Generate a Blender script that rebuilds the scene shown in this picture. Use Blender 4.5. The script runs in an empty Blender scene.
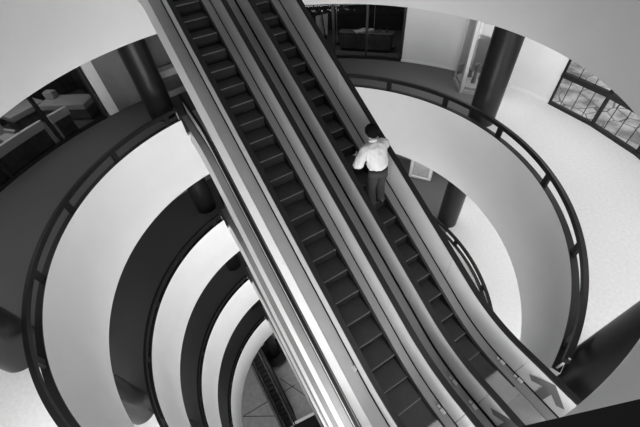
import bpy, bmesh, math, random
from mathutils import Vector, Matrix
random.seed(4)
SC = bpy.context.scene
COL = SC.collection
PI = math.pi
def rad(a): return math.radians(a)
def pol(r, a, z=0.0): return Vector((r*math.cos(rad(a)), r*math.sin(rad(a)), z))

# ------------------------------------------------------------------ materials
def mat(name, c, rough=.6, metal=0.0, noise=0.0, nscale=30.0, bump=0.0, spec=.5, c2=None):
    m = bpy.data.materials.new(name); m.use_nodes = True
    nt = m.node_tree; b = nt.nodes['Principled BSDF']
    b.inputs['Base Color'].default_value = (c, c, c, 1)
    b.inputs['Roughness'].default_value = rough
    b.inputs['Metallic'].default_value = metal
    b.inputs['Specular IOR Level'].default_value = spec
    if noise or bump:
        tc = nt.nodes.new('ShaderNodeTexCoord'); n = nt.nodes.new('ShaderNodeTexNoise')
        n.inputs['Scale'].default_value = nscale; n.inputs['Detail'].default_value = 4
        nt.links.new(tc.outputs['Object'], n.inputs['Vector'])
        if noise:
            r = nt.nodes.new('ShaderNodeMapRange')
            r.inputs['From Min'].default_value = .3; r.inputs['From Max'].default_value = .7
            r.inputs['To Min'].default_value = c*(1-noise); r.inputs['To Max'].default_value = min(.95, c*(1+noise))
            nt.links.new(n.outputs['Fac'], r.inputs['Value']); nt.links.new(r.outputs['Result'], b.inputs['Base Color'])
        if bump:
            bp = nt.nodes.new('ShaderNodeBump'); bp.inputs['Strength'].default_value = bump; bp.inputs['Distance'].default_value = .01
            nt.links.new(n.outputs['Fac'], bp.inputs['Height']); nt.links.new(bp.outputs['Normal'], b.inputs['Normal'])
    return m

def mat_grid_carpet(name, c, tint, scale):
    # pale carpet with a fine woven line pattern
    m = mat(name, c, .9, 0, 0, 1, 0, .1); nt = m.node_tree; b = nt.nodes['Principled BSDF']
    tc = nt.nodes.new('ShaderNodeTexCoord')
    mp = nt.nodes.new('ShaderNodeMapping'); mp.inputs['Rotation'].default_value = (0, 0, .5)
    w = nt.nodes.new('ShaderNodeTexWave'); w.inputs['Scale'].default_value = scale; w.inputs['Distortion'].default_value = .4
    n = nt.nodes.new('ShaderNodeTexNoise'); n.inputs['Scale'].default_value = 14; n.inputs['Detail'].default_value = 8
    mx = nt.nodes.new('ShaderNodeMath'); mx.operation = 'MULTIPLY_ADD'
    r = nt.nodes.new('ShaderNodeMapRange')
    nt.links.new(tc.outputs['Object'], mp.inputs['Vector']); nt.links.new(mp.outputs['Vector'], w.inputs['Vector'])
    nt.links.new(tc.outputs['Object'], n.inputs['Vector'])
    nt.links.new(w.outputs['Fac'], mx.inputs[0]); mx.inputs[1].default_value = .5; nt.links.new(n.outputs['Fac'], mx.inputs[2])
    r.inputs['From Min'].default_value = .3; r.inputs['From Max'].default_value = 1.2
    r.inputs['To Min'].default_value = c*(1-tint); r.inputs['To Max'].default_value = c*(1+tint)
    nt.links.new(mx.outputs[0], r.inputs['Value']); nt.links.new(r.outputs['Result'], b.inputs['Base Color'])
    return m

def mat_steps(name, c):
    # fine grooves running with the travel direction
    m = mat(name, c, .5, .2, .12, 8.0); nt = m.node_tree; b = nt.nodes['Principled BSDF']
    tc = nt.nodes.new('ShaderNodeTexCoord')
    w = nt.nodes.new('ShaderNodeTexWave'); w.bands_direction = 'X'; w.inputs['Scale'].default_value = 18
    bp = nt.nodes.new('ShaderNodeBump'); bp.inputs['Strength'].default_value = .5; bp.inputs['Distance'].default_value = .004
    nt.links.new(tc.outputs['Object'], w.inputs['Vector']); nt.links.new(w.outputs['Fac'], bp.inputs['Height'])
    nt.links.new(bp.outputs['Normal'], b.inputs['Normal'])
    return m

def mat_glass(name, tint=.9, alpha=.25, rough=.03):
    m = bpy.data.materials.new(name); m.use_nodes = True; nt = m.node_tree
    for x in list(nt.nodes): nt.nodes.remove(x)
    o = nt.nodes.new('ShaderNodeOutputMaterial'); mx = nt.nodes.new('ShaderNodeMixShader')
    t = nt.nodes.new('ShaderNodeBsdfTransparent'); t.inputs['Color'].default_value = (tint, tint, tint, 1)
    g = nt.nodes.new('ShaderNodeBsdfGlossy'); g.inputs['Roughness'].default_value = rough
    lw = nt.nodes.new('ShaderNodeFresnel'); lw.inputs['IOR'].default_value = 1.5
    mth = nt.nodes.new('ShaderNodeMath'); mth.operation = 'MULTIPLY'; mth.inputs[1].default_value = alpha
    nt.links.new(lw.outputs[0], mth.inputs[0]); nt.links.new(mth.outputs[0], mx.inputs['Fac'])
    nt.links.new(t.outputs[0], mx.inputs[1]); nt.links.new(g.outputs[0], mx.inputs[2])
    nt.links.new(mx.outputs[0], o.inputs['Surface'])
    return m

def mat_ground(name):
    m = mat(name, .4, .9); nt = m.node_tree; b = nt.nodes['Principled BSDF']
    tc = nt.nodes.new('ShaderNodeTexCoord')
    v = nt.nodes.new('ShaderNodeTexVoronoi'); v.inputs['Scale'].default_value = .22; v.feature = 'DISTANCE_TO_EDGE'
    n = nt.nodes.new('ShaderNodeTexNoise'); n.inputs['Scale'].default_value = .25; n.inputs['Detail'].default_value = 4
    r = nt.nodes.new('ShaderNodeValToRGB'); r.color_ramp.elements[0].position = .38; r.color_ramp.elements[0].color = (.2, .2, .2, 1)
    r.color_ramp.elements[1].position = .62; r.color_ramp.elements[1].color = (.6, .6, .6, 1)
    e = nt.nodes.new('ShaderNodeMath'); e.operation = 'GREATER_THAN'; e.inputs[1].default_value = .02
    mm = nt.nodes.new('ShaderNodeMix'); mm.data_type = 'RGBA'; mm.inputs['A'].default_value = (.12, .12, .12, 1)
    nt.links.new(tc.outputs['Object'], v.inputs['Vector']); nt.links.new(tc.outputs['Object'], n.inputs['Vector'])
    nt.links.new(n.outputs['Fac'], r.inputs['Fac']); nt.links.new(v.outputs['Distance'], e.inputs[0])
    nt.links.new(e.outputs[0], mm.inputs['Factor']); nt.links.new(r.outputs['Color'], mm.inputs['B'])
    nt.links.new(mm.outputs['Result'], b.inputs['Base Color'])
    return m

M = {
 'white': mat('white_plaster', .74, .75, 0, .015, 1.5, 0, .25),
 'wall': mat('pale_wall', .66, .8, 0, .03, 1.2, 0, .2),
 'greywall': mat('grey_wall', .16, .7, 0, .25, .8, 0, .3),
 'ceil': mat('ceiling_paint', .6, .9, 0, 0, 1, 0, .1),
 'carpet': mat_grid_carpet('pale_carpet', .60, .13, 22),
 'dark_floor_tone': mat('dark_floor_tone', .11, .95, 0, .15, 60, .15, .1),
 'stone': mat('grey_stone', .3, .7, 0, .12, 3, 0, .3),
 'joint': mat('dark_joint', .02, .9),
 'black': mat('black_rubber', .008, .6, 0, 0, 1, 0, .2),
 'rail': mat('black_painted_steel', .006, .5, 0, 0, 1, 0, .25),
 'gap': mat('black_gap', .004, .9, 0, 0, 1, 0, .1),
 'panel': mat('satin_grey_panel', .46, .42, .1, .04, 3, 0, .5),
 'deck': mat('satin_grey_deck', .16, .45, .1, .05, 3, 0, .4),
 'deck2': mat('outer_grey_deck', .21, .45, .1, .05, 3, 0, .4),
 'clad': mat('white_cladding', .52, .35, 0, 0, 1, 0, .5),
 'skirt': mat('dark_skirt', .012, .5, .2),
 'tread': mat_steps('step_metal', .042),
 'riser': mat('step_riser', .008, .6, .2),
 'nose': mat('step_nosing', .16, .5, .3),
 'plate': mat('landing_plate', .42, .3, .7, .06, 6, 0, .5),
 'column': mat('glossy_black_column', .012, .32, .05, .1, 2, 0, .4),
 'frame': mat('black_window_frame', .012, .4, .2),
 'alu': mat('aluminium', .62, .3, .6),
 'glass': mat_glass('clear_glass', .95, .5),
 'dkglass': mat_glass('smoked_glass', .62, .25),
 'room': mat('dark_room', .03, .8, 0, .3, 2, 0, .2),
 'furn': mat('grey_upholstery', .42, .8, 0, .08, 6, 0, .2),
 'furn2': mat('dark_wood', .10, .5, 0, .3, 5, 0, .3),
 'paper': mat('white_paper', .8, .8),
 'arrow': mat('dark_grey_arrow_film', .09, .5),
 'shirt': mat('white_cotton', .5, .85, 0, .03, 8, .5, .1),
 'trouser': mat('dark_cloth', .035, .85, 0, .1, 20, .3, .15),
 'skin': mat('skin_tone', .30, .55),
 'hair': mat('black_hair', .003, .8, 0, .4, 40, .4, .1),
 'shoe': mat('black_leather', .008, .3),
 'ground': mat_ground('outside_ground'),
}

# ------------------------------------------------------------------ mesh builder
class MB:
    def __init__(s): s.v = []; s.f = []; s.m = []; s.mi = 0
    def add(s, vs, fs):
        o = len(s.v); s.v += [tuple(v) for v in vs]
        for f in fs: s.f.append([i+o for i in f]); s.m.append(s.mi)
    def box(s, c, d, X=None):
        hx, hy, hz = d[0]/2, d[1]/2, d[2]/2
        vs = [Vector((x, y, z)) for x in (-hx, hx) for y in (-hy, hy) for z in (-hz, hz)]
        vs = [(X @ v if X is not None else v) + Vector(c) for v in vs]
        s.add(vs, [(0,1,3,2),(4,6,7,5),(0,4,5,1),(2,3,7,6),(0,2,6,4),(1,5,7,3)])
    def beam(s, a, b, w, hgt, up=Vector((0,0,1))):
        a = Vector(a); b = Vector(b); d = (b-a); L = d.length; d.normalize()
        x = d.cross(up)
        if x.length < 1e-4: x = d.cross(Vector((0,1,0)))
        x.normalize(); u = x.cross(d)
        X = Matrix((x, d, u)).transposed()
        s.box((a+b)/2, (w, L, hgt), X)
    def ring(s, prof, a0, a1, da=2.0, centre=(0,0)):
        """sweep a closed (r,z) profile round the atrium axis"""
        full = abs(a1-a0) > 359.9
        n = max(2, int(round(abs(a1-a0)/da))); k = len(prof); vs = []
        for i in range(n+(0 if full else 1)):
            a = rad(a0+(a1-a0)*i/n)
            for r, z in prof: vs.append((centre[0]+r*math.cos(a), centre[1]+r*math.sin(a), z))
        fs = []
        for i in range(n):
            j = (i+1) % n if full else i+1
            for p in range(k):
                q = (p+1) % k; fs.append((i*k+p, j*k+p, j*k+q, i*k+q))
        if not full: fs.append(tuple(range(k-1, -1, -1))); fs.append(tuple(n*k+p for p in range(k)))
        s.add(vs, fs)
    def cyl(s, c, r, z0, z1, n=40, r1=None):
        r1 = r if r1 is None else r1
        vs = [(c[0]+r*math.cos(2*PI*i/n), c[1]+r*math.sin(2*PI*i/n), z0) for i in range(n)] + \
             [(c[0]+r1*math.cos(2*PI*i/n), c[1]+r1*math.sin(2*PI*i/n), z1) for i in range(n)]
        fs = [(i, (i+1)%n, n+(i+1)%n, n+i) for i in range(n)] + [tuple(range(n-1,-1,-1)), tuple(range(n, 2*n))]
        s.add(vs, fs)
    def loft(s, secs, n=20):
        """secs: list of (centre, rx, ry, [axis-frame 3x3])"""
        vs = []
        for c, rx, ry, X in secs:
            for i in range(n):
                t = 2*PI*i/n; v = Vector((rx*math.cos(t), ry*math.sin(t), 0)); vs.append(Vector(c)+(X @ v if X is not None else v))
        k = len(secs); fs = []
        for j in range(k-1):
            for i in range(n): fs.append((j*n+i, j*n+(i+1)%n, (j+1)*n+(i+1)%n, (j+1)*n+i))
        fs.append(tuple(range(n-1,-1,-1))); fs.append(tuple((k-1)*n+i for i in range(n)))
        s.add(vs, fs)
    def tube(s, pts, rs, n=14):
        pts = [Vector(p) for p in pts]; secs = []
        for i, p in enumerate(pts):
            d = (pts[min(i+1, len(pts)-1)]-pts[max(i-1, 0)]).normalized()
            x = d.cross(Vector((0,1,.01))).normalized(); y = d.cross(x).normalized()
            secs.append((p, rs[i], rs[i], Matrix((x, y, d)).transposed()))
        s.loft(secs, n)
    def ball(s, c, r, sc=(1,1,1), n=16, k=10):
        vs = []; 
        for j in range(1, k):
            th = PI*j/k
            for i in range(n):
                t = 2*PI*i/n; vs.append((c[0]+r*sc[0]*math.sin(th)*math.cos(t), c[1]+r*sc[1]*math.sin(th)*math.sin(t), c[2]+r*sc[2]*math.cos(th)))
        fs = [(j*n+i, (j+1)*n+i, (j+1)*n+(i+1)%n, j*n+(i+1)%n) for j in range(k-2) for i in range(n)]
        o = len(vs); vs += [(c[0], c[1], c[2]+r*sc[2]), (c[0], c[1], c[2]-r*sc[2])]
        fs += [(o, i, (i+1)%n) for i in range(n)] + [(o+1, (k-2)*n+(i+1)%n, (k-2)*n+i) for i in range(n)]
        s.add(vs, fs)
    def build(s, name, m, parent=None, smooth=False, sub=0, bevel=0, label=None):
        me = bpy.data.meshes.new(name); me.from_pydata(s.v, [], s.f)
        ms = m if isinstance(m, (list, tuple)) else [m]
        for x in ms: me.materials.append(M[x] if isinstance(x, str) else x)
        for p, i in zip(me.polygons, s.m): p.material_index = i
        bm = bmesh.new(); bm.from_mesh(me); bmesh.ops.recalc_face_normals(bm, faces=bm.faces); bm.to_mesh(me); bm.free()
        o = bpy.data.objects.new(name, me); COL.objects.link(o)
        if parent: o.parent = parent
        if smooth:
            for p in me.polygons: p.use_smooth = True
            if smooth != 'all':
                try: me.set_sharp_from_angle(angle=rad(40))
                except Exception: pass
        if bevel:
            b = o.modifiers.new('bevel', 'BEVEL'); b.width = bevel; b.segments = 2; b.limit_method = 'ANGLE'
        if sub:
            q = o.modifiers.new('sub', 'SUBSURF'); q.levels = sub; q.render_levels = sub
        if label: o['label'] = label
        return o

def tag(o, label=None, cat=None, group=None, kind=None):
    if label: o['label'] = label
    if cat: o['category'] = cat
    if group: o['group'] = group
    if kind: o['kind'] = kind
    return o
def empty(name, loc=(0,0,0), rz=0):
    o = bpy.data.objects.new(name, None); COL.objects.link(o); o.location = loc; o.rotation_euler = (0,0,rz)
    o.empty_display_size = .2
    return o
def children(o): return [c for c in bpy.data.objects if c.parent == o]
def copy_tree(o, parent=None):
    c = o.copy(); COL.objects.link(c); c.parent = parent
    for ch in children(o): copy_tree(ch, c)
    return c
def struct(o, label, cat): return tag(o, label, cat, None, 'structure')

# ------------------------------------------------------------------ dimensions
R = 6.0            # radius of the round opening
FH = 5.28          # floor to floor
RO = 9.85          # outer wall radius
CAM = Vector((0.42398558, -6.01168407, 6.612))
EO = Vector((3.15663582, -4.44912439, 0)); EH = Vector((-0.45707074, 0.88943034, 0)); EN = Vector((0.88943034, 0.45707074, 0))
ESC_ROT = math.atan2(EN.y, EN.x)       # local x = across, local y = travel direction
ORD = {0: 'upper', 1: 'second', 2: 'third', 3: 'fourth', 4: 'fifth', 5: 'sixth'}
ring_words = ['at the top, nearest the camera', 'second from the top', 'third from the top', 'fourth from the top', 'smallest and deepest']
GAP_LOW = (-78.5, -48.3); GAP_TOP = (101.5, 132.5)

def arcs(low, top):
    """angle ranges left when the landings are cut out of the ring"""
    g = ([GAP_LOW] if low else []) + ([GAP_TOP] if top else [])
    if not g: return [(0, 360)]
    out = []
    for i, (a, b) in enumerate(g):
        nx = g[(i+1) % len(g)][0]
        while nx <= b: nx += 360
        out.append((b, nx))
    return out

DARK = (31.5, 205.0)   # sector with a darker tone put into the floor colour
def edge_r(r): return 23.6+(min(r, RO+.12)-6.0)*3.75     # edge of the darker tone, following the view past the right column
def edge_l(r): return 213.0-(min(r, RO+.12)-6.0)*6.6      # edge of the darker tone, following the view past the left column
def sector(mb_, r0, r1, z, fa, fb, n=90, m=6):
    vs = []
    for dz in (0, -.12):
        for j in range(m+1):
            r = r0+(r1-r0)*j/m; a, b = fa(r), fb(r)
            for i in range(n+1): vs.append(tuple(pol(r, a+(b-a)*i/n, z+dz)))
    N = n+1; T = (m+1)*N; fs = []
    for j in range(m):
        for i in range(n):
            q = (j*N+i, j*N+i+1, (j+1)*N+i+1, (j+1)*N+i); fs.append(q); fs.append(tuple(T+x for x in reversed(q)))
    for i in range(n):
        fs.append((i, T+i, T+i+1, i+1)); o = m*N; fs.append((o+i, o+i+1, T+o+i+1, T+o+i))
    for j in range(m):
        fs.append((j*N, (j+1)*N, T+(j+1)*N, T+j*N)); fs.append((j*N+n, T+j*N+n, T+(j+1)*N+n, (j+1)*N+n))
    mb_.add(vs, fs)
for k in range(5):
    z = FH*(1-k)
    low = k >= 1; top = k <= 4
    mb = MB()
    mb.ring([(R, z-1.98), (R+.14, z-1.98), (R+.14, z-.02), (R, z-.02)], 0, 360, 1.5)
    for a0, a1 in arcs(low, top): pt = .6 if k else .80; mb.ring([(R, z-.02), (R+.14, z-.02), (R+.14, z+pt), (R, z+pt)], a0, a1, 1.5)
    struct(mb.build('wall_atrium', 'white', smooth=True), 'smooth white curved balcony band round the open well, ' + ring_words[k], 'balcony wall')
    # floors
    ro = 13.6 if k == 1 else RO+.12
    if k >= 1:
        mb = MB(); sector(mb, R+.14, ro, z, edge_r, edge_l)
        struct(mb.build('floor', 'dark_floor_tone'), 'darker toned side of the round walkway, ' + ring_words[k], 'floor')
    mb = MB()
    if k: sector(mb, R+.14, RO+.12, z, lambda r: edge_l(r)-360, edge_r)
    else: mb.ring([(R+.14, z-.12), (RO+.12, z-.12), (RO+.12, z), (R+.14, z)], 0, 360, 2)
    struct(mb.build('floor', 'carpet'), 'pale ribbed carpet side of the round walkway, ' + ring_words[k], 'floor')
    mb = MB(); rc = 13.6 if k == 0 else RO+.12
    mb.ring([(R+.14, z-1.98), (rc, z-1.98), (rc, z-1.9), (R+.14, z-1.9)], 0, 360, 3)
    struct(mb.build('ceiling', 'ceil'), 'white ceiling under the walkway, ' + ring_words[k], 'ceiling')

# lowest floor, seen through the well
zb = -26.4
mb = MB(); mb.ring([(.001, zb-.2), (13, zb-.2), (13, zb), (.001, zb)], 0, 360, 6)
struct(mb.build('floor_lowest', 'stone'), 'grey stone floor at the very bottom of the well', 'floor')
# pale inset joint strips in the stone
def joint(x0, y0, x1, y1, w=.06):
    m_ = MB(); m_.beam((x0, y0, zb+.004), (x1, y1, zb+.004), w, .008)
    return m_
# ------------------------------------------------------------------ outer walls
def wallarc(name, m, a0, a1, z0, z1, r=RO, t=.12, label='', da=2.0):
    mb_ = MB(); mb_.ring([(r, z0), (r+t, z0), (r+t, z1), (r, z1)], a0, a1, da)
    return struct(mb_.build(name, m, smooth=True), label, 'wall')
HR = 3.3
wallarc('wall_right', 'wall', 25.35, 34.4, 0, HR, label='pale plaster wall between the glass showcase and the black framed windows')
wallarc('wall_back', 'wall', 47.6, 61.7, 0, HR, label='pale plaster wall between the dark shop front and the glass showcase')
wallarc('wall_behind_case', 'wall', 34.4, 47.6, 0, HR, label='pale wall behind the glass showcase')
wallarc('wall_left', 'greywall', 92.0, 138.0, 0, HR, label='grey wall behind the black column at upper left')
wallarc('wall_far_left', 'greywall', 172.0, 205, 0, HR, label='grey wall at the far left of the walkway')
# thin skirting on the pale walls
for nm, a0, a1 in (('baseboard_right', 25.4, 34.3), ('baseboard_back', 47.7, 61.6)):
    mb = MB(); mb.ring([(RO-.015, 0), (RO, 0), (RO, .12), (RO-.015, .12)], a0, a1, 2)
    struct(mb.build(nm, 'white'), 'low white skirting of the pale ' + ('wall by the windows' if 'right' in nm else 'wall by the dark shop front'), 'baseboard')
# shop rooms behind the smoked glass
for nm, a0, a1, lb in (('shop', 61.7, 92.0, 'upper'), ('lounge', 137.4, 172.0, 'left')):
    wallarc('wall_%s_back' % nm, 'room', a0, a1, 0, HR, r=13.4, label='dark rear wall of the %s room behind glass' % lb)
    for e, a in (('one', a0), ('two', a1)):
        mb = MB(); d = pol(1, a); mb.beam(d*(RO+.15)+Vector((0,0,HR/2)), d*13.4+Vector((0,0,HR/2)), .1, HR)
        struct(mb.build('wall_%s_side_%s' % (nm, e), 'room'), 'dark side wall of the %s room, %s end' % (lb, 'nearer the windows' if e == 'one' else 'further from the windows'), 'wall')
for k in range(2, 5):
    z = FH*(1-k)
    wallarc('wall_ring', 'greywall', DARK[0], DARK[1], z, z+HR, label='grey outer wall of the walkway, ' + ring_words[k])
wallarc('wall_ring_top', 'wall', -143.9, 205, FH, 9.2, label='pale outer wall of the top walkway')  # unseen wall, left without window bays to darken the top band
for k in range(0, 5):
    z = FH*(1-k)
    wallarc('wall_corner', 'wall', 205, 216.1, z, z+(HR if k else 9.2-FH), label='pale wall between last window and column, ' + ring_words[k])
    if k >= 2: wallarc('wall_corner', 'wall', 25.35, DARK[0], z, z+HR, label='pale wall strip by the windows, ' + ring_words[k])
wallarc('wall_bottom', 'greywall', 0, 360, zb, -17.82, r=13, da=4, label='grey wall round the lowest floor')
mb = MB(); mb.ring([(RO+.1, -17.9), (13.12, -17.9), (13.12, -17.82), (RO+.1, -17.82)], 0, 360, 4)
struct(mb.build('ceiling_lowest', 'ceil'), 'ceiling over the outer part of the lowest floor', 'ceiling')
mb = MB(); mb.ring([(11.0, -21.3), (13, -21.3), (13, -21.12), (11.0, -21.12)], 118, 156, 4)
struct(mb.build('floor_gallery', 'stone'), 'small stone gallery at the head of the dark escalator', 'floor')
# roof with a round skylight
mb = MB(); mb.ring([(7.2, 9.2), (RO+.2, 9.2), (RO+.2, 9.4), (7.2, 9.4)], 0, 360, 3)
struct(mb.build('ceiling_roof', 'ceil'), 'flat roof ring round the open skylight', 'roof')

# ------------------------------------------------------------------ windows (flat facets)
WA = 9.4
def make_window(hgt):
    root = empty('window_1', (0,0,0)); a = WA/2
    A = pol(RO, -a); B = pol(RO, a)      # root faces angle 0
    def lerp(t, z): return A.lerp(B, t)+Vector((0,0,z))
    mb = MB()
    mb.beam(lerp(0, .05), lerp(1, .05), .12, .1); mb.beam(lerp(0, 1.06), lerp(1, 1.06), .14, .15)
    mb.beam(lerp(0, hgt-.05), lerp(1, hgt-.05), .14, .1)
    for t in (.012, .988): mb.beam(lerp(t, .1), lerp(t, hgt-.02), .05, .07)
    mb.build('window_frame', 'frame', root)
    mb = MB()
    for t in (.25, .5, .75): mb.beam(lerp(t, .14), lerp(t, 1.0), .014, .02)
    for t in (.33, .66): mb.beam(lerp(t, 1.13), lerp(t, hgt-.1), .014, .02)
    mb.build('glazing_bar', 'frame', root)
    mb = MB(); mb.beam(lerp(.02, .56), lerp(.98, .56), .012, .84); mb.build('pane', 'glass', root)
    mb = MB(); mb.beam(lerp(.02, (1.13+hgt-.1)/2), lerp(.98, (1.13+hgt-.1)/2), .012, hgt-.1-1.13); mb.build('pane', 'glass', root)
    return root
wn = 0
for hgt, ks in ((HR, (1, 2, 3, 4)),):
    proto = make_window(hgt); first = True
    for k in ks:
        for i in range(18):
            w = proto if first else copy_tree(proto); first = False; wn += 1
            w.name = 'window_%d' % wn
            w.location = (0, 0, FH*(1-k)); w.rotation_euler = (0, 0, rad(25.3-WA/2-WA*i))
            pos = ['the first after the pale wall', 'the second after the pale wall'][i] if i < 2 else 'number %d along from the pale wall' % (i+1)
            struct(w, 'black framed window bay, %s, %s' % (pos, ring_words[k]), 'window')

# ------------------------------------------------------------------ shop fronts
def shopfront(a0, a1, name, label, bars, zt, rail_rows):
    root = empty(name, pol(RO, (a0+a1)/2)); off = -root.location
    tag(root, label, 'shop front')
    def p(a, z): return pol(RO, a, z)+off
    for nm_, zz, hh, ww in [('bottom_rail', .05, .1, .12), ('top_rail', HR-.06, .1, .12)]+[('transom', q_[0], q_[1], .08) for q_ in rail_rows]:
        mb = MB(); rr = RO; mb.ring([(rr-ww/2, zz-hh/2), (rr+ww/2, zz-hh/2), (rr+ww/2, zz+hh/2), (rr-ww/2, zz+hh/2)], a0, a1, 2)
        o_ = mb.build(nm_, 'frame', root)
        for v in o_.data.vertices: v.co += off
    for b in bars:
        mb = MB(); mb.beam(p(b, .1), p(b, HR-.11), .1, .1); mb.build('mullion', 'frame', root)
    mb = MB(); r = RO
    mb.ring([(r-.008, .1), (r+.008, .1), (r+.008, HR-.11), (r-.008, HR-.11)], a0, a1, 2)
    g = mb.build('pane', 'dkglass', root); 
    for v in g.data.vertices: v.co += off
    return root
shopfront(61.7, 92.0, 'shop_front', 'dark smoked glass shop front at the top beside the escalators', (61.9, 71, 79.5, 87), HR, ())
shopfront(140.6, 172.0, 'shop_front', 'dark smoked glass lounge front at the far left', (140.9, 151.5, 163.5, 171.8), HR, ())

# white pilaster strip at the corner of the left front
mb = MB(); X = Matrix.Rotation(rad(138.8), 3, 'Z'); mb.box((0, 0, HR/2), (.16, .36, HR-.04), X)
o = mb.build('wall_pilaster', 'wall', bevel=.01); o.location = pol(RO-.0, 138.8, .0)
struct(o, 'pale narrow upright wall panel at the end of the left lounge front', 'wall')

def thing_box(name, mname, loc, rz, dims, label, cat, parent=None, bevel=.01):
    mb_ = MB(); mb_.box((0, 0, dims[2]/2), dims); o_ = mb_.build(name, mname, parent, bevel=bevel)
    o_.location = loc; o_.rotation_euler = (0, 0, rz)
    if label: tag(o_, label, cat)
    return o_
# lounge furniture: day bed (b), tables (d), shelf (band)
def daybed(loc, rz, L, W, H, label, back=True):
    t = empty('day_bed', loc, rz); tag(t, label, 'day bed')
    mb_ = MB(); mb_.box((0, 0, H-.11), (L, W, .22)); mb_.build('mattress', 'furn', t, bevel=.03)
    mb_ = MB(); mb_.box((0, 0, (H-.22+.06)/2+.03), (L-.1, W-.1, H-.22-.06)); mb_.build('base', 'furn2', t)
    for sx in (-1, 1):
        for sy in (-1, 1):
            mb_ = MB(); mb_.box((sx*(L/2-.12), sy*(W/2-.12), .04), (.08, .08, .08)); mb_.build('leg', 'frame', t)
    if back:
        mb_ = MB(); mb_.box((-L/2+.28, W/2-.25, H+.14), (.4, .3, .28)); mb_.build('headrest', 'furn', t, bevel=.04)
    return t
def orient(p, q): return math.atan2(q[1]-p[1], q[0]-p[0])
daybed((-8.98, 6.62, 0), orient((-9.6, 6.6), (-8.1, 6.4)), 1.9, .85, .7, 'pale upholstered day bed with a headrest behind the left glass front')
daybed((-10.62, 6.36, 0), rad(150-90), 1.35, .8, .7, 'plain pale day bed near the corner of the left lounge', False)
c = empty('armchair', (-10.55, 4.75, 0), rad(70)); tag(c, 'small pale armchair low in the left lounge', 'armchair')
mb = MB(); mb.box((0, 0, .33), (.66, .66, .18)); mb.build('seat', 'furn', c, bevel=.03)
mb = MB(); mb.box((0, .3, .56), (.66, .12, .36)); mb.build('backrest', 'furn', c, bevel=.03)
for sx in (-1, 1):
    mb = MB(); mb.box((sx*.29, -.03, .48), (.1, .54, .14)); mb.build('armrest', 'furn', c, bevel=.02)
mb = MB(); mb.box((0, 0, .12), (.5, .5, .24)); mb.build('base', 'furn2', c)
# long display shelf inside the lounge front, in two lengths
for i, (a0, a1, lb) in enumerate(((152.2, 166.0, 'long pale ledge inside the left glass front'), (146.6, 150.6, 'short pale ledge inside the left glass front beside the day bed'))):
    t = empty('display_ledge', pol(RO+.33, (a0+a1)/2)); tag(t, lb, 'ledge'); off = -t.location
    mb = MB(); mb.ring([(RO+.08, .70), (RO+.2, .70), (RO+.2, .98), (RO+.08, .98)], a0, a1, 3); o = mb.build('ledge_top', 'white', t)
    for v in o.data.vertices: v.co += off
    mb = MB(); mb.ring([(RO+.1, .0), (RO+.18, .0), (RO+.18, .74), (RO+.1, .74)], a0+.4, a1-.4, 3); o = mb.build('ledge_base', 'furn2', t)
    for v in o.data.vertices: v.co += off

# upper shop: slatted sideboard, papers, easel, lamp
sb = empty('sideboard', (3.35, 10.25, 0), orient((2.2, 10.55), (4.48, 9.65))); tag(sb, 'long low slatted wooden sideboard behind the upper shop glass', 'sideboard')
mb = MB(); mb.box((0, 0, .42), (2.44, .42, .66)); mb.build('body', 'furn2', sb)
mb = MB(); mb.box((0, 0, .78), (2.52, .48, .05)); mb.build('top', 'furn2', sb)
for sx in (-1, 1):
    mb = MB(); mb.box((sx*1.1, 0, .045), (.08, .36, .09)); mb.build('leg', 'frame', sb)
for i in range(3):
    dr = MB(); x0 = -.8+i*.8; dr.box((x0, -.225, .42), (.76, .02, .6)); d_ = dr.build('door', 'furn2', sb)
    sl = MB()
    for q in range(9): sl.box((x0-.34+q*.085, -.242, .42), (.03, .018, .56))
    sl.build('slat', 'greywall', d_)
def on_sb(x, y, z): 
    a = sb.rotation_euler.z; return (3.35+x*math.cos(a)-y*math.sin(a), 10.25+x*math.sin(a)+y*math.cos(a), z)
def papers(loc, rz, d, lab, m_='paper'):
    mb_ = MB(); mb_.box((0, 0, d[2]/2), d); mb_.box((.03, .02, d[2]+.004), (d[0]*.9, d[1]*.85, .006), Matrix.Rotation(.25, 3, 'Z')); o_ = mb_.build('paper_stack', m_)
    o_.location = loc; o_.rotation_euler = (0, 0, rz); tag(o_, lab, 'papers'); return o_
papers(on_sb(-.25, 0, .805), .3, (.6, .34, .05), 'pale loose papers at the middle of the slatted sideboard', 'furn')
papers(on_sb(.2, 0.0, .805), .6, (.26, .22, .1), 'small grey stack of papers right of the middle of the sideboard', 'furn')
for i, (x, lb) in enumerate(((.62, 'left'), (.95, 'right'))):
    mb = MB(); mb.cyl((0, 0), .05, 0, .16, 20, .035); mb.cyl((0, 0), .02, .16, .24, 16); o = mb.build('bottle', 'furn2', smooth=True); o.location = on_sb(x, 0, .805)
    tag(o, 'dark bottle standing on the sideboard, the %s one of two' % lb, 'bottle')
ea = empty('easel', (1.35, 11.2, 0), rad(200)); tag(ea, 'white board leaning on a dark easel behind the upper shop glass', 'easel')
mb = MB(); mb.box((0, .05, .95), (.62, .03, .95), Matrix.Rotation(rad(-8), 3, 'X')); mb.build('board', 'furn', ea)
for sx in (-1, 1):
    mb = MB(); mb.beam((sx*.3, -.12, 0), (sx*.1, .1, 1.7), .04, .04); mb.build('leg', 'frame', ea)
mb = MB(); mb.beam((0, .6, 0), (0, .1, 1.65), .04, .04); mb.build('leg', 'frame', ea)
mb = MB(); mb.box((0, -.08, .45), (.6, .12, .04)); mb.build('tray', 'furn', ea)
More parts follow.
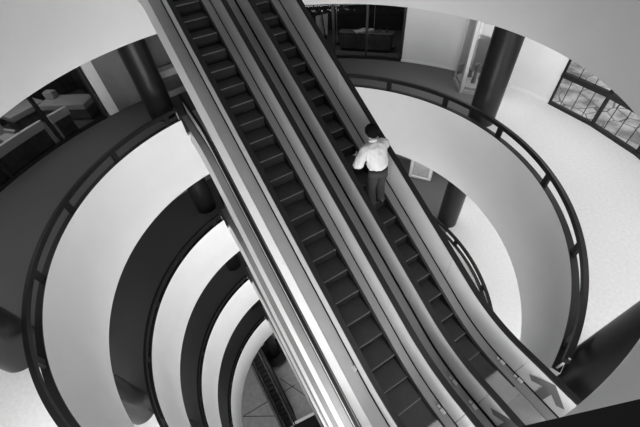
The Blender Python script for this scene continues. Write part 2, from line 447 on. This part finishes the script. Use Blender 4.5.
for px, py, lb in ((2.1, 11.3, 'beside the easel'), (3.9, 11.2, 'behind the sideboard')):
    fl = empty('floor_lamp', (px, py, 0)); tag(fl, 'thin dark floor lamp ' + lb, 'lamp')
    mb = MB(); mb.cyl((0,0), .16, 0, .03, 24); mb.build('base', 'frame', fl)
    mb = MB(); mb.cyl((0,0), .015, .03, 1.7, 10); mb.build('pole', 'alu', fl)
    mb = MB(); mb.cyl((0,0), .16, 1.66, 1.9, 24, .1); mb.build('lamp_shade', 'greywall', fl, smooth=True)

# counter seen between column and escalator at upper left
ct = empty('counter', (-5.32, 7.72, 0), rad(124.5+90)); tag(ct, 'white topped reception counter against the grey wall behind the black column', 'counter')
mb = MB(); mb.box((0, 0, .93), (1.9, .5, .26)); mb.build('counter_top', 'furn', ct, bevel=.02)
mb = MB(); mb.box((0, 0, .52), (1.8, .42, .56)); mb.build('body', 'furn2', ct)
mb = MB(); mb.box((0, 0, .12), (1.9, .5, .24)); mb.build('plinth', 'furn', ct)

# ------------------------------------------------------------------ glass showcases
def showcase(loc, corners, H, label, framed=False):
    t = empty('glass_showcase', loc); tag(t, label, 'showcase')
    L = Vector(loc); P = [Vector((x, y, 0))-Vector((L.x, L.y, 0)) for x, y in corners]
    mb_ = MB(); c_ = sum(P, Vector())/len(P)
    for i, q in enumerate(P):
        m_ = MB(); wd = .14 if i == 1 else .06; m_.box((q.x, q.y, H/2), (wd, wd, H)); m_.build('post', 'alu', t, bevel=.005)
    for i in range(len(P)):
        a, b = P[i], P[(i+1) % len(P)]
        m_ = MB(); m_.beam(a+Vector((0,0,.06)), b+Vector((0,0,.06)), .08, .12); m_.build('bottom_rail', 'alu', t); m_ = MB(); m_.beam(a+Vector((0,0,H-.04)), b+Vector((0,0,H-.04)), .06, .08); m_.build('top_rail', 'alu', t)
        m_ = MB(); m_.beam(a.lerp(b, .03)+Vector((0,0,H/2)), a.lerp(b, .97)+Vector((0,0,H/2)), .012, H-.22); m_.build('pane', 'glass', t)
    vs = [c_+(q-c_)*.96 for q in P]; m_ = MB(); n_ = len(vs)
    m_.add([(v.x, v.y, .02) for v in vs]+[(v.x, v.y, .22) for v in vs], [tuple(range(n_-1,-1,-1)), tuple(range(n_, 2*n_))]+[(i, (i+1)%n_, n_+(i+1)%n_, n_+i) for i in range(n_)])
    m_.build('plinth', 'furn', t)
    return t, c_+L
sc, cc = showcase((6.9, 6.2, 0), [(6.32, 6.53), (6.22, 5.55), (7.15, 5.0), (7.75, 6.0), (7.0, 6.8)], HR-.02, 'tall glass showcase with bright metal posts beside the upper right black column')
for i, (dx, dy, z_, r_, hh, lb) in enumerate(((-.15, -.2, .22, .09, .7, 'tall'), (.25, 0, .22, .13, .45, 'middle sized'), (-.1, .3, .22, .1, .3, 'small'))):
    mb = MB(); mb.cyl((0,0), r_, 0, hh*.6, 20, r_*.6); mb.cyl((0,0), r_*.6, hh*.6, hh, 20, r_*.9); o = mb.build('vase', 'greywall', smooth=True)
    o.location = (cc.x+dx, cc.y+dy, z_); tag(o, '%s grey vase standing in the upper glass showcase' % lb, 'vase')
# framed case on the second ring
t = empty('framed_case', (5.85, 6.75, -FH), rad(-27)); tag(t, 'pale framed display case on the second walkway beside the black column', 'case')
mb = MB(); mb.box((0, 0, .85), (1.15, .5, 1.7)); mb.build('body', 'furn', t, bevel=.02)
mb = MB()
for zz in (.12, 1.58): mb.box((0, -.27, zz), (1.05, .05, .12))
for xx in (-.47, .47): mb.box((xx, -.27, .85), (.12, .05, 1.46))
mb.build('frame', 'wall', t, bevel=.01)
mb = MB(); mb.box((0, -.262, .85), (.6, .02, 1.1)); mb.build('front_panel', 'furn', t, bevel=.01)

# ------------------------------------------------------------------ columns
CP = [((6.2, 3.58), 'upper right'), ((-5.3, 6.0), 'upper left'), ((-5.95, -3.05), 'lower left'), ((4.76, -4.66), 'lower right')]
CRAD = [.43, .48, .43, .5]
zz = [(FH, 9.2-FH)] + [(FH*(1-k), HR) for k in range(1, 5)] + [(zb, 8.5)]
names = ring_words + ['on the lowest stone floor']
for ((cx_, cy_), pos), cr_ in zip(CP, CRAD):
    for k, (z0, hh) in enumerate(zz):
        mb = MB(); mb.cyl((0, 0), cr_, 0, hh, 56)
        if k == 5: mb.cyl((0, 0), cr_+.02, 0, .06, 56)
        o = mb.build('column', 'column', smooth=True); o.location = (cx_, cy_, z0)
        tag(o, 'glossy black round column at %s of the well, %s' % (pos, names[k]), 'column', 'black columns round the well')
bn = empty('round_bench', (-5.3, 6.0, zb)); tag(bn, 'dark round bench about the column on the lowest floor', 'bench')
mb = MB(); mb.ring([(.54, .36), (1.35, .36), (1.35, .46), (.54, .46)], 0, 360, 8); mb.build('seat', 'black', bn, smooth=True)
mb = MB(); mb.ring([(.56, 0), (1.2, 0), (1.2, .36), (.56, .36)], 0, 360, 8); mb.build('base', 'furn2', bn, smooth=True)
# joints and desk on the lowest floor
for (x0, y0, x1, y1), lb in (((-8.04, .88, -5.0, .66), 'straight dark floor joint left of the dark escalator'), ((-8.04, .88, -4.3, 2.6), 'slanting dark floor joint passing under the dark escalator'),
                      ((-4.8, 3.72, -1.6, 1.42), 'dark floor joint right of the dark escalator'), ((-4.3, 2.6, -3.4, 3.0), 'short dark floor joint branch')):
    o = joint(x0, y0, x1, y1).build('trim_joint', 'joint'); struct(o, lb, 'floor joint')
X = math.atan2(.52, 1.47)
dk = empty('reception_desk', (-1.58, -.69, zb), X); tag(dk, 'dark desk with a white edge strip on the lowest floor', 'desk')
mb = MB(); mb.box((0, -.1, .36), (3.2, 2.1, .72)); mb.build('body', 'furn2', dk)
mb = MB(); mb.box((0, -.1, .74), (3.3, 2.2, .04)); mb.build('desk_top', 'black', dk)
mb = MB(); mb.box((0, 1.12, .73), (3.3, .22, .06)); mb.build('edge_strip', 'paper', dk)

# ------------------------------------------------------------------ railings on the balcony bands
for k in range(5):
    z = FH*(1-k); root = empty('balcony_railing', (0, 0, z+.6))
    tag(root, 'black curved balcony railing with flat handrail, ' + ring_words[k], 'railing', 'curved railings round the well')
    low = k >= 1; top = True
    h_, c_ = MB(), MB()
    for a0, a1 in arcs(low, top):
        h0 = .33 if k else .21; h_.ring([(R+.001, h0), (R+.086, h0), (R+.086, .45), (R+.001, .45)], a0, a1, 1.5)
        if k: c_.ring([(R-.002, 0), (R+.125, 0), (R+.125, .03), (R-.002, .03)], a0, a1, 1.5)
    h_.build('handrail', 'rail', root, smooth=True); k and c_.build('base_rail', 'rail', root, smooth=True)
    for i in range(18 if k else 0):
        a = (-3.2+20*i) % 360
        bad = False
        for g0, g1 in ([GAP_LOW] if low else [])+[GAP_TOP]:
            if g0-1 <= a <= g1+1 or g0-1 <= a-360 <= g1+1: bad = True
        if bad: continue
        mb = MB(); mb.box((0, 0, 0), (.06, .17, .3)); p_ = mb.build('post', 'rail', root)
        p_.location = pol(R+.05, a, .18); p_.rotation_euler = (0, 0, rad(a))
    for a in ((GAP_LOW+GAP_TOP) if k else ()):      # steel end posts at the landings
        mb = MB(); mb.box((0, 0, 0), (.03, .02, .46)); p_ = mb.build('end_post', 'alu', root)
        p_.location = pol(R+.06, a+(.35 if a in (GAP_LOW[1], GAP_TOP[1]) else -.35), .24); p_.rotation_euler = (0, 0, rad(a))
# ------------------------------------------------------------------ escalators
TG = math.tan(rad(30.5)); S0 = .634; S1 = S0+FH/TG; TL = .62; PITCH = .378
def zc(s):
    def ramp(x): return 0 if x <= -TL else (x if x >= TL else (x+TL)**2/(4*TL))
    return TG*(ramp(s-S0)-ramp(s-S1))
def slope(s): return (zc(s+.01)-zc(s-.01))/.02
def samples(a, b):
    out = [a]; s = a
    def near(x): return abs(x-S0) < TL+.05 or abs(x-S1) < TL+.05
    while s < b-1e-6:
        s = min(b, s+(.12 if near(s) or near(s+.2) else .5)); out.append(s)
    return out
def sweep(mb_, prof, a, b):
    """closed (x, h) profile swept along the travel line"""
    ss = samples(a, b); k = len(prof); vs = []
    for s in ss:
        for x, hh in prof: vs.append((x, s, zc(s)+hh))
    fs = [(i*k+p, i*k+(p+1)%k, (i+1)*k+(p+1)%k, (i+1)*k+p) for i in range(len(ss)-1) for p in range(k)]
    fs += [tuple(range(k-1, -1, -1)), tuple((len(ss)-1)*k+p for p in range(k))]
    mb_.add(vs, fs)
def rect(x0, x1, h0, h1): return [(x0, h0), (x1, h0), (x1, h1), (x0, h1)]
BA, BB = -2.0, S1+2.9       # balustrade extent
CA, CB = -.38, 11.15        # cladding between the balcony edges
def make_lane(side, dark=False):
    """side -1: left lane (outer cladding on its left); +1: right lane"""
    root = empty('escalator')
    pn, dk_, cl = ('black', 'furn2', 'black') if dark else ('panel', 'deck', 'clad')
    k = 0; s = .05
    while s < S1+TL-.3:
        z = zc(s); z1 = zc(s+PITCH)
        mb_ = MB(); mb_.mi = 0; mb_.box((0, s+PITCH/2+.01, z-.02), (.52, PITCH-.004, .04))
        mb_.mi = 1; mb_.box((0, s+.022, z-.13), (.52, .02, .215))
        mb_.mi = 2; mb_.box((0, s+.008, z-.004), (.52, .018, .014))
        mb_.build('step', ['black', 'riser', 'skirt'] if dark else ['tread', 'riser', 'nose'], root); s += PITCH; k += 1
    for sg in (-1, 1):
        def R_(x0, x1, h0, h1): return rect(min(sg*x0, sg*x1), max(sg*x0, sg*x1), h0, h1)
        mb_ = MB(); sweep(mb_, [(sg*.264, -.25), (sg*.264, .02), (sg*.30, .05), (sg*.30, -.25)], -.3, S1+.6); mb_.build('skirt', 'skirt', root, smooth=True)
        mb_ = MB(); sweep(mb_, [(sg*.302, -.2), (sg*.302, .052), (sg*.44, .095), (sg*.44, -.2)], BA, BB); mb_.build('inner_ledge', dk_, root, smooth=True)
        mb_ = MB(); sweep(mb_, R_(.44, .50, -.2, .125), BA, BB); mb_.build('base_channel', 'gap', root, smooth=True)
        mb_ = MB(); a = BA; seg = 1.86
        while a < BB-.01:
            b = min(a+seg, BB); sweep(mb_, R_(.455, .487, .125, .80), a, b-.008); a = b
        mb_.build('balustrade_panel', pn, root)
        mb_ = MB(); sweep(mb_, R_(.435, .525, .80, .86), BA, BB)
        # rounded newel ends
        for e, d in ((BA, -1), (BB, 1)):
            z0 = zc(e); cz = z0+.48; n_ = 10; prev = None
            for i in range(n_+1):
                t = PI*i/n_; r_ = .38; y = e+d*r_*math.sin(t); zz_ = cz+r_*math.cos(t)
                y2 = e+d*(r_-.06)*math.sin(t); z2 = cz+(r_-.06)*math.cos(t)
                cur = [(sg*.435, y, zz_), (sg*.525, y, zz_), (sg*.525, y2, z2), (sg*.435, y2, z2)]
                if prev: mb_.add(prev+cur, [(0,1,5,4),(1,2,6,5),(2,3,7,6),(3,0,4,7)])
                prev = cur
            mb_.add([(sg*.45, e, z0+.12), (sg*.51, e, z0+.12), (sg*.51, e, z0+.8), (sg*.45, e, z0+.8), (sg*.45, e+d*.33, z0+.3), (sg*.51, e+d*.33, z0+.3), (sg*.51, e+d*.33, z0+.66), (sg*.45, e+d*.33, z0+.66)],
                    [(0,1,5,4),(1,2,6,5),(2,3,7,6),(3,0,4,7),(4,5,6,7)])
        mb_.build('handrail', 'black', root, smooth=True, label='black moving handrail')
        # outer decks
        if sg == side: prof = [(sg*.50, -.1), (sg*.50, .045), (sg*.722, .045), (sg*.722, -.1)]
        else: prof = [(sg*.50, -.1), (sg*.50, .045), (sg*.733, .045), (sg*.733, -.1)]
        mb_ = MB(); sweep(mb_, prof, BA, BB); mb_.build('outer_deck', 'deck2' if not dark else dk_, root, smooth=True)
    # cladding: white apron and side, closed underneath to the middle of the pair
    x0 = side*.722; x1 = side*-.733
    mb_ = MB(); sweep(mb_, [(x0, -.105), (x0, .03), (x0+side*.01, .05), (x0+side*.125, -.22), (x0+side*.125, -.25), (x0+side*.03, -.95), (x1, -.95), (x1, -.9), (x0, -.85)], CA, CB)
    mb_.build('truss_cladding', cl, root)
    for nm, a, b in (('comb_plate', -.42, .04), ('comb_plate', S1+TL-.28, S1+TL+.2)):
        z = zc(a); mb_ = MB(); mb_.box((0, (a+b)/2, z+.012), (.6, b-a, .03))
        for q in range(18): mb_.box((-.255+q*.03, b-.02 if a < 0 else a+.02, z+.03), (.012, .05, .012))
        mb_.build(nm, 'plate', root)
    for a, b in ((-2.2, -.425), (S1+TL+.205, BB+.2)):
        z = zc(a if a < 0 else b); mb_ = MB(); mb_.box((0, (a+b)/2, z+.01), (.6, b-a, .03)); mb_.build('landing_plate', 'plate', root)
    return root, k
def arrow(root, x, sg, m_='arrow'):
    """dark arrow film on the face of the balustrade panel near the lower landing; points up"""
    y0, z0 = -.60, .145; w_ = .30; hgt = .60
    pts = [(-.07, 0), (.07, 0), (.07, .33), (.22, .19), (.31, .29), (0, .62), (-.31, .29), (-.22, .19), (-.07, .33)]
    vs = [(x, y0+px, z0+pz) for px, pz in pts]; vs2 = [(x+sg*.003, y0+px, z0+pz) for px, pz in pts]; n_ = len(pts)
    mb_ = MB(); mb_.add(vs+vs2, [tuple(range(n_)), tuple(range(2*n_-1, n_-1, -1))]+[(i, n_+i, n_+(i+1)%n_, (i+1)%n_) for i in range(n_)])
    return mb_.build('arrow_sign', m_, root, label='dark grey arrow sticker pointing up')
def bracket(root, x, s, hh, d=(.05, .09, .05), m_='alu'):
    mb_ = MB(); mb_.box((x, s, zc(s)+hh), d); mb_.box((x, s+.09, zc(s)+hh-.01), (d[0]*.7, .05, d[2]*.8)); mb_.build('sensor', m_, root)
XR, XL = -.012, -1.478
right, nstep = make_lane(1); left, _ = make_lane(-1)
for root, x in ((right, XR), (left, XL)):
    root.location = EO+EN*x; root.rotation_euler = (0, 0, ESC_ROT)
right['label'] = 'upper escalator on the right, carrying the person in the white shirt'; left['label'] = 'empty upper escalator on the left of the pair, nearest the camera'
low_r, low_l = [], []
for j in range(1, 5):
    for src, sd in ((right, 'right'), (left, 'left')):
        c = copy_tree(src); c.location = Vector(src.location)-Vector((0, 0, FH*j))
        c['label'] = '%s escalator of the pair reaching the %s balcony ring' % (sd, ['second', 'third', 'fourth', 'fifth'][j-1])
        if j == 4: c['label'] = '%s escalator of the lowest pair in the stack' % sd
for o in [x for x in bpy.data.objects if x.name.startswith('escalator') and x.parent is None]:
    o['category'] = 'escalator'; o['group'] = 'stacked pairs of parallel escalators'
arrow(right, .449, -1); arrow(right, -.493, -1)
bracket(right, .40, -.28, .13); bracket(right, .40, .08, .12); bracket(right, -.56, -.15, .08); bracket(right, -.56, .3, .08)
bracket(left, -.52, 1.35, .08); bracket(left, -.75, 3.3, -.05, (.04, .1, .06)); bracket(left, .40, .08, .12)
# dark escalator on the lowest floor
dkl, _ = make_lane(1, True)
dkl.location = (EO+EN*-4.36+EH*6.9); dkl.location.z = zb; dkl.rotation_euler = (0, 0, ESC_ROT); dkl.name = 'escalator_dark'
tag(dkl, 'small all black escalator rising from the grey stone floor deep down', 'escalator')
dkl.name = 'dark_escalator'

# ------------------------------------------------------------------ the person on the right escalator
PS = .05+PITCH*9; PZ = zc(PS)
ps = empty('person', EO+EN*(.015)+EH*(PS+.0), ESC_ROT); ps.location.z = PZ; ps.scale = (1.05, 1.05, .95)
tag(ps, 'person in a white shirt and dark trousers riding the right escalator, seen from behind', 'person')
def skin(name, verts, edges, radii, m_, root_i=0, sub=2, parent=ps):
    me = bpy.data.meshes.new(name); me.from_pydata([tuple(v) for v in verts], edges, []); me.materials.append(M[m_])
    o = bpy.data.objects.new(name, me); COL.objects.link(o); o.parent = parent
    if parent is None: pass
    md = o.modifiers.new('skin', 'SKIN'); md.use_smooth_shade = True
    if not me.skin_vertices:
        bm = bmesh.new(); bm.from_mesh(me); bm.verts.layers.skin.verify(); bm.to_mesh(me); bm.free()
    for i, r in enumerate(radii):
        me.skin_vertices[0].data[i].radius = r if isinstance(r, tuple) else (r, r)
        me.skin_vertices[0].data[i].use_root = (i == root_i)
    q = o.modifiers.new('sub', 'SUBSURF'); q.levels = sub; q.render_levels = sub
    return o
# joints (x right, y forward, z up)
HIP = (0, .03, .94); WA_ = (0, .06, 1.08); CH = (0, .15, 1.30); NK = (0, .215, 1.47); HD0 = (0, .25, 1.55); HD = (0, .275, 1.66)
LS, LE, LW = (-.20, .17, 1.40), (-.36, .13, 1.15), (-.16, .40, 1.10)
RS, RE, RW = (.20, .17, 1.40), (.29, .26, 1.17), (.13, .47, 1.14)
LH, LK, LA = (-.10, .03, .90), (-.115, .06, .50), (-.12, -.02, .09)
RH, RK, RA = (.10, .03, .90), (.105, .07, .50), (.11, .02, .09)
V = [HIP, WA_, CH, NK, HD0, HD, LS, LE, LW, RS, RE, RW, LH, LK, LA, RH, RK, RA]
Ed = [(0,1),(1,2),(2,3),(3,4),(4,5),(2,6),(6,7),(7,8),(2,9),(9,10),(10,11),(0,12),(12,13),(13,14),(0,15),(15,16),(16,17)]
Rd = [.115, .10, .12, .055, .07, .10, .052, .04, .028, .052, .04, .028, .08, .055, .04, .08, .055, .04]
Vx = list(V); Ex = list(Ed); Rx = list(Rd)
Vx.append((0, .29, 1.745)); Ex.append((5, 18)); Rx.append(.06)
def hand(w, sx, wi):
    # folded arms: palm, four curled fingers of different length, thumb on the other side
    wx, wy, wz = w
    pi = len(Vx); Vx.append((wx+sx*.01, wy+.07, wz-.025)); Ex.append((wi, pi)); Rx.append((.033, .016))
    for f, (dy, ln) in enumerate(((.045, .9), (.025, 1.0), (.003, .95), (-.018, .78))):
        a = len(Vx)
        Vx.append((wx+sx*.045*ln, wy+.08+dy, wz-.022)); Vx.append((wx+sx*.07*ln, wy+.085+dy, wz-.045)); Vx.append((wx+sx*.066*ln, wy+.088+dy, wz-.07))
        Ex.extend([(pi, a), (a, a+1), (a+1, a+2)]); Rx.extend([.010, .009, .0075])
    a = len(Vx); Vx.append((wx-sx*.035, wy+.07, wz-.03)); Vx.append((wx-sx*.05, wy+.10, wz-.05)); Ex.extend([(pi, a), (a, a+1)]); Rx.extend([.012, .009])
hand(LW, 1, 8); hand(RW, -1, 11)
body = skin('body', Vx, Ex, Rx, 'skin')
# face and ears on the skinned head
mb = MB(); mb.ball((0, .275, 1.645), .1, (.82, .98, 1.15), 20, 14); mb.ball((0, .375, 1.63), .018, (.8, 1.1, 1.5), 10, 8)
for sx in (-1, 1): mb.ball((sx*.084, .265, 1.635), .022, (.5, .9, 1.4), 10, 8)
mb.build('head', 'skin', ps, smooth='all')
for sx in (-1, 1):
    mb = MB(); mb.ball((sx*.03, .366, 1.655), .011, (1.3, .6, .8), 10, 8); mb.build('eye', 'black', ps, smooth='all')
mb = MB(); mb.ball((0, .366, 1.59), .02, (1.2, .5, .35), 10, 8); mb.build('mouth', 'furn2', ps, smooth='all')
# hair: cap over crown, back and sides
mb = MB(); vs = []; n_, k_ = 28, 14
for j in range(k_+1):
    for i in range(n_):
        t = 2*PI*i/n_; back = .5-.5*math.sin(t)      # 1 at the nape, 0 at the brow
        lim = rad(70+68*back); th = .001+lim*j/k_
        r_ = .124+.006*math.sin(9*t+j)+random.uniform(-.002, .002)
        vs.append((r_*.86*math.sin(th)*math.cos(t), .27+r_*1.02*math.sin(th)*math.sin(t), 1.655+r_*1.14*math.cos(th)))
mb.add(vs, [(j*n_+i, (j+1)*n_+i, (j+1)*n_+(i+1)%n_, j*n_+(i+1)%n_) for j in range(k_) for i in range(n_)])
hr = mb.build('hair', 'hair', ps, smooth='all'); sd_ = hr.modifiers.new('t', 'SOLIDIFY'); sd_.thickness = .016; sd_.offset = -1
# shirt: torso loft with slack above the waist, sleeves, collar
mb = MB()
def fr(t): return Matrix.Rotation(-t, 3, 'X')
mb.loft([((0, .03, .985), .172, .125, fr(.1)), ((0, .035, 1.00), .190, .140, fr(.1)), ((0, .045, 1.05), .205, .155, fr(.15)), ((0, .08, 1.14), .205, .150, fr(.3)), ((0, .115, 1.24), .215, .145, fr(.35)),
         ((0, .15, 1.33), .235, .140, fr(.35)), ((0, .175, 1.41), .226, .120, fr(.3)), ((0, .195, 1.455), .150, .09, fr(.3)), ((0, .212, 1.48), .072, .065, fr(.3))], 28)
mb.tube([(-.10, .17, 1.405), (-.19, .17, 1.395), (-.255, .155, 1.33), (-.315, .14, 1.24), (-.36, .12, 1.15), (-.365, .17, 1.115), (-.31, .25, 1.115)], [.075, .088, .088, .088, .088, .080, .066], 18)
mb.tube([(.10, .17, 1.405), (.19, .17, 1.395), (.245, .19, 1.33), (.28, .225, 1.25), (.295, .26, 1.18), (.28, .32, 1.15), (.22, .39, 1.14)], [.075, .088, .086, .084, .080, .070, .060], 18)
sh = mb.build('shirt', 'shirt', ps, smooth='all')
dm = bpy.data.textures.new('folds', 'CLOUDS'); dm.noise_scale = .09
q = sh.modifiers.new('sub', 'SUBSURF'); q.levels = 2; q.render_levels = 2
q = sh.modifiers.new('folds', 'DISPLACE'); q.texture = dm; q.strength = .045; q.mid_level = .5
mb = MB(); mb.ring([(.070, 0), (.080, 0), (.076, .055), (.066, .055)], 0, 360, 15); co = mb.build('collar', 'shirt', ps, smooth=True); co.location = (0, .215, 1.462); co.rotation_euler = (-.3, 0, 0)
# trousers
mb = MB()
mb.loft([((0, .03, 1.0), .185, .12, None), ((0, .03, .95), .195, .13, None), ((0, .025, .86), .205, .14, None), ((0, .03, .79), .205, .130, None)], 24)
for sx, K, A in ((-1, LK, LA), (1, RK, RA)):
    mb.loft([((sx*.098, .03, .86), .105, .13, None), ((sx*.105, .035, .72), .104, .115, None), ((K[0], K[1], K[2]), .092, .090, None), ((A[0], (K[1]+A[1])/2, .3), .086, .086, None), ((A[0], A[1]+.005, .10), .082, .088, None), ((A[0], A[1]+.01, .045), .084, .092, None)], 20)
tr = mb.build('trousers', 'trouser', ps, smooth='all')
q = tr.modifiers.new('sub', 'SUBSURF'); q.levels = 1; q.render_levels = 1
for sx, A in ((-1, LA), (1, RA)):
    mb = MB(); x, y = A[0]*1.05, A[1]
    mb.loft([((x, y+.05, .0), .042, .135, None), ((x, y+.05, .025), .046, .14, None), ((x, y+.045, .05), .043, .125, None), ((x, y+.01, .085), .036, .07, None), ((x, y, .11), .034, .045, None)], 20)
    mb.build('shoe', 'shoe', ps, smooth='all')
mb = MB(); mb.loft([((0, .03, .955), .197, .135, None), ((0, .03, .99), .192, .133, None)], 24); mb.build('belt', 'black', ps, smooth=True)

# ------------------------------------------------------------------ outside
mb = MB(); mb.box((0, 0, 0), (500, 500, .2)); o = mb.build('ground_outside', 'ground'); o.location = (0, 0, -27.2)
struct(o, 'paved ground outside seen through the black framed windows', 'ground')

# ------------------------------------------------------------------ light
w = bpy.data.worlds.new('sky'); SC.world = w; w.use_nodes = True
bg = w.node_tree.nodes['Background']; bg.inputs['Color'].default_value = (1, 1, 1, 1); bg.inputs['Strength'].default_value = .4
def sun(name, dirv, e, ang):
    l = bpy.data.lights.new(name, 'SUN'); l.energy = e; l.angle = rad(ang)
    o_ = bpy.data.objects.new(name, l); COL.objects.link(o_)
    o_.rotation_euler = Vector(dirv).normalized().to_track_quat('-Z', 'Y').to_euler(); return o_
sun('daylight_front', (-.05, 1, -.12), 8.0, 50)
sun('daylight_top', (-.1, .3, -1), .28, 60)
def lamp(a, r, z, e, size=1.6):  # added fill light under an unseen ceiling, no fixture
    l = bpy.data.lights.new('ceiling_fill', 'AREA'); l.shape = 'DISK'; l.size = size; l.energy = e
    o = bpy.data.objects.new('ceiling_fill', l); COL.objects.link(o); o.location = pol(r, a, z)
for k in range(1, 5):
    z = FH*(1-k)+HR-.03
    for a, e in ((10, 60), (-14, 55), (-40, 40), (-76, 30), (-104, 15), (-135, 4)): lamp(a, 8.2, z, e)
    for a, e in ((38, 38), (58, 24)): lamp(a, 7.6, z, e if k == 1 else 1.3*e)
    lamp(27, 8.6, z, 30)
    for a in (150, 178, 200): lamp(a, 8.0, z, 19 if k == 1 else 2)
    for a, e in ((-55, 300), (-84, 560), (-110, 560)):      # daylight coming in through the glazed side
        l = bpy.data.lights.new('window_daylight', 'AREA'); l.shape = 'RECTANGLE'; l.size = 5.0; l.size_y = 2.6; l.energy = e*(.7 if k == 1 else 1)
        o = bpy.data.objects.new('window_daylight', l); COL.objects.link(o); o.location = pol(9.5, a, FH*(1-k)+1.9)
        o.rotation_euler = (Vector((0, 3, FH*(1-k)-3.5))-o.location).normalized().to_track_quat('-Z', 'Y').to_euler()
for a in (149, 158, 166): lamp(a, 11.5, 3.2, 35)  # fill added to lift the lounge interior
l = bpy.data.lights.new('case_fill', 'AREA'); l.shape = 'DISK'; l.size = .6; l.energy = 14  # small fill light added inside the showcase to brighten it
o = bpy.data.objects.new('case_fill', l); COL.objects.link(o); o.location = (cc.x, cc.y, HR-.15)
for a in (68, 80): lamp(a, 10.25, 3.2, 26, .5)  # fill added to lift the upper shop interior
for a in (20, 110, 150, 200, 250, 310): lamp(a, 8.5, -17.95, 150, 2.5)  # unseen fill added over the lowest floor

# ------------------------------------------------------------------ camera
cam = bpy.data.cameras.new('camera'); co = bpy.data.objects.new('camera', cam); COL.objects.link(co)
f, th, rl = 330.696, 0.7376030746966976, -0.09677470755239204
cam.sensor_width = 36; cam.lens = f/640*36; cam.clip_start = .01; cam.clip_end = 1000
fw = Vector((0, math.sin(th), -math.cos(th))); up = Vector((0, math.cos(th), math.sin(th))); rt = Vector((1, 0, 0))
c_, s_ = math.cos(rl), math.sin(rl)
ix = rt*c_+up*s_; iy = rt*-s_+up*c_
Mx = Matrix((ix, iy, -fw)).transposed().to_4x4(); Mx.translation = CAM
co.matrix_world = Mx
SC.camera = co
SC.view_settings.view_transform = 'Standard'; SC.view_settings.look = 'None'; SC.view_settings.gamma = 1; SC.view_settings.use_curve_mapping = False
SC.view_settings.exposure = 0.0
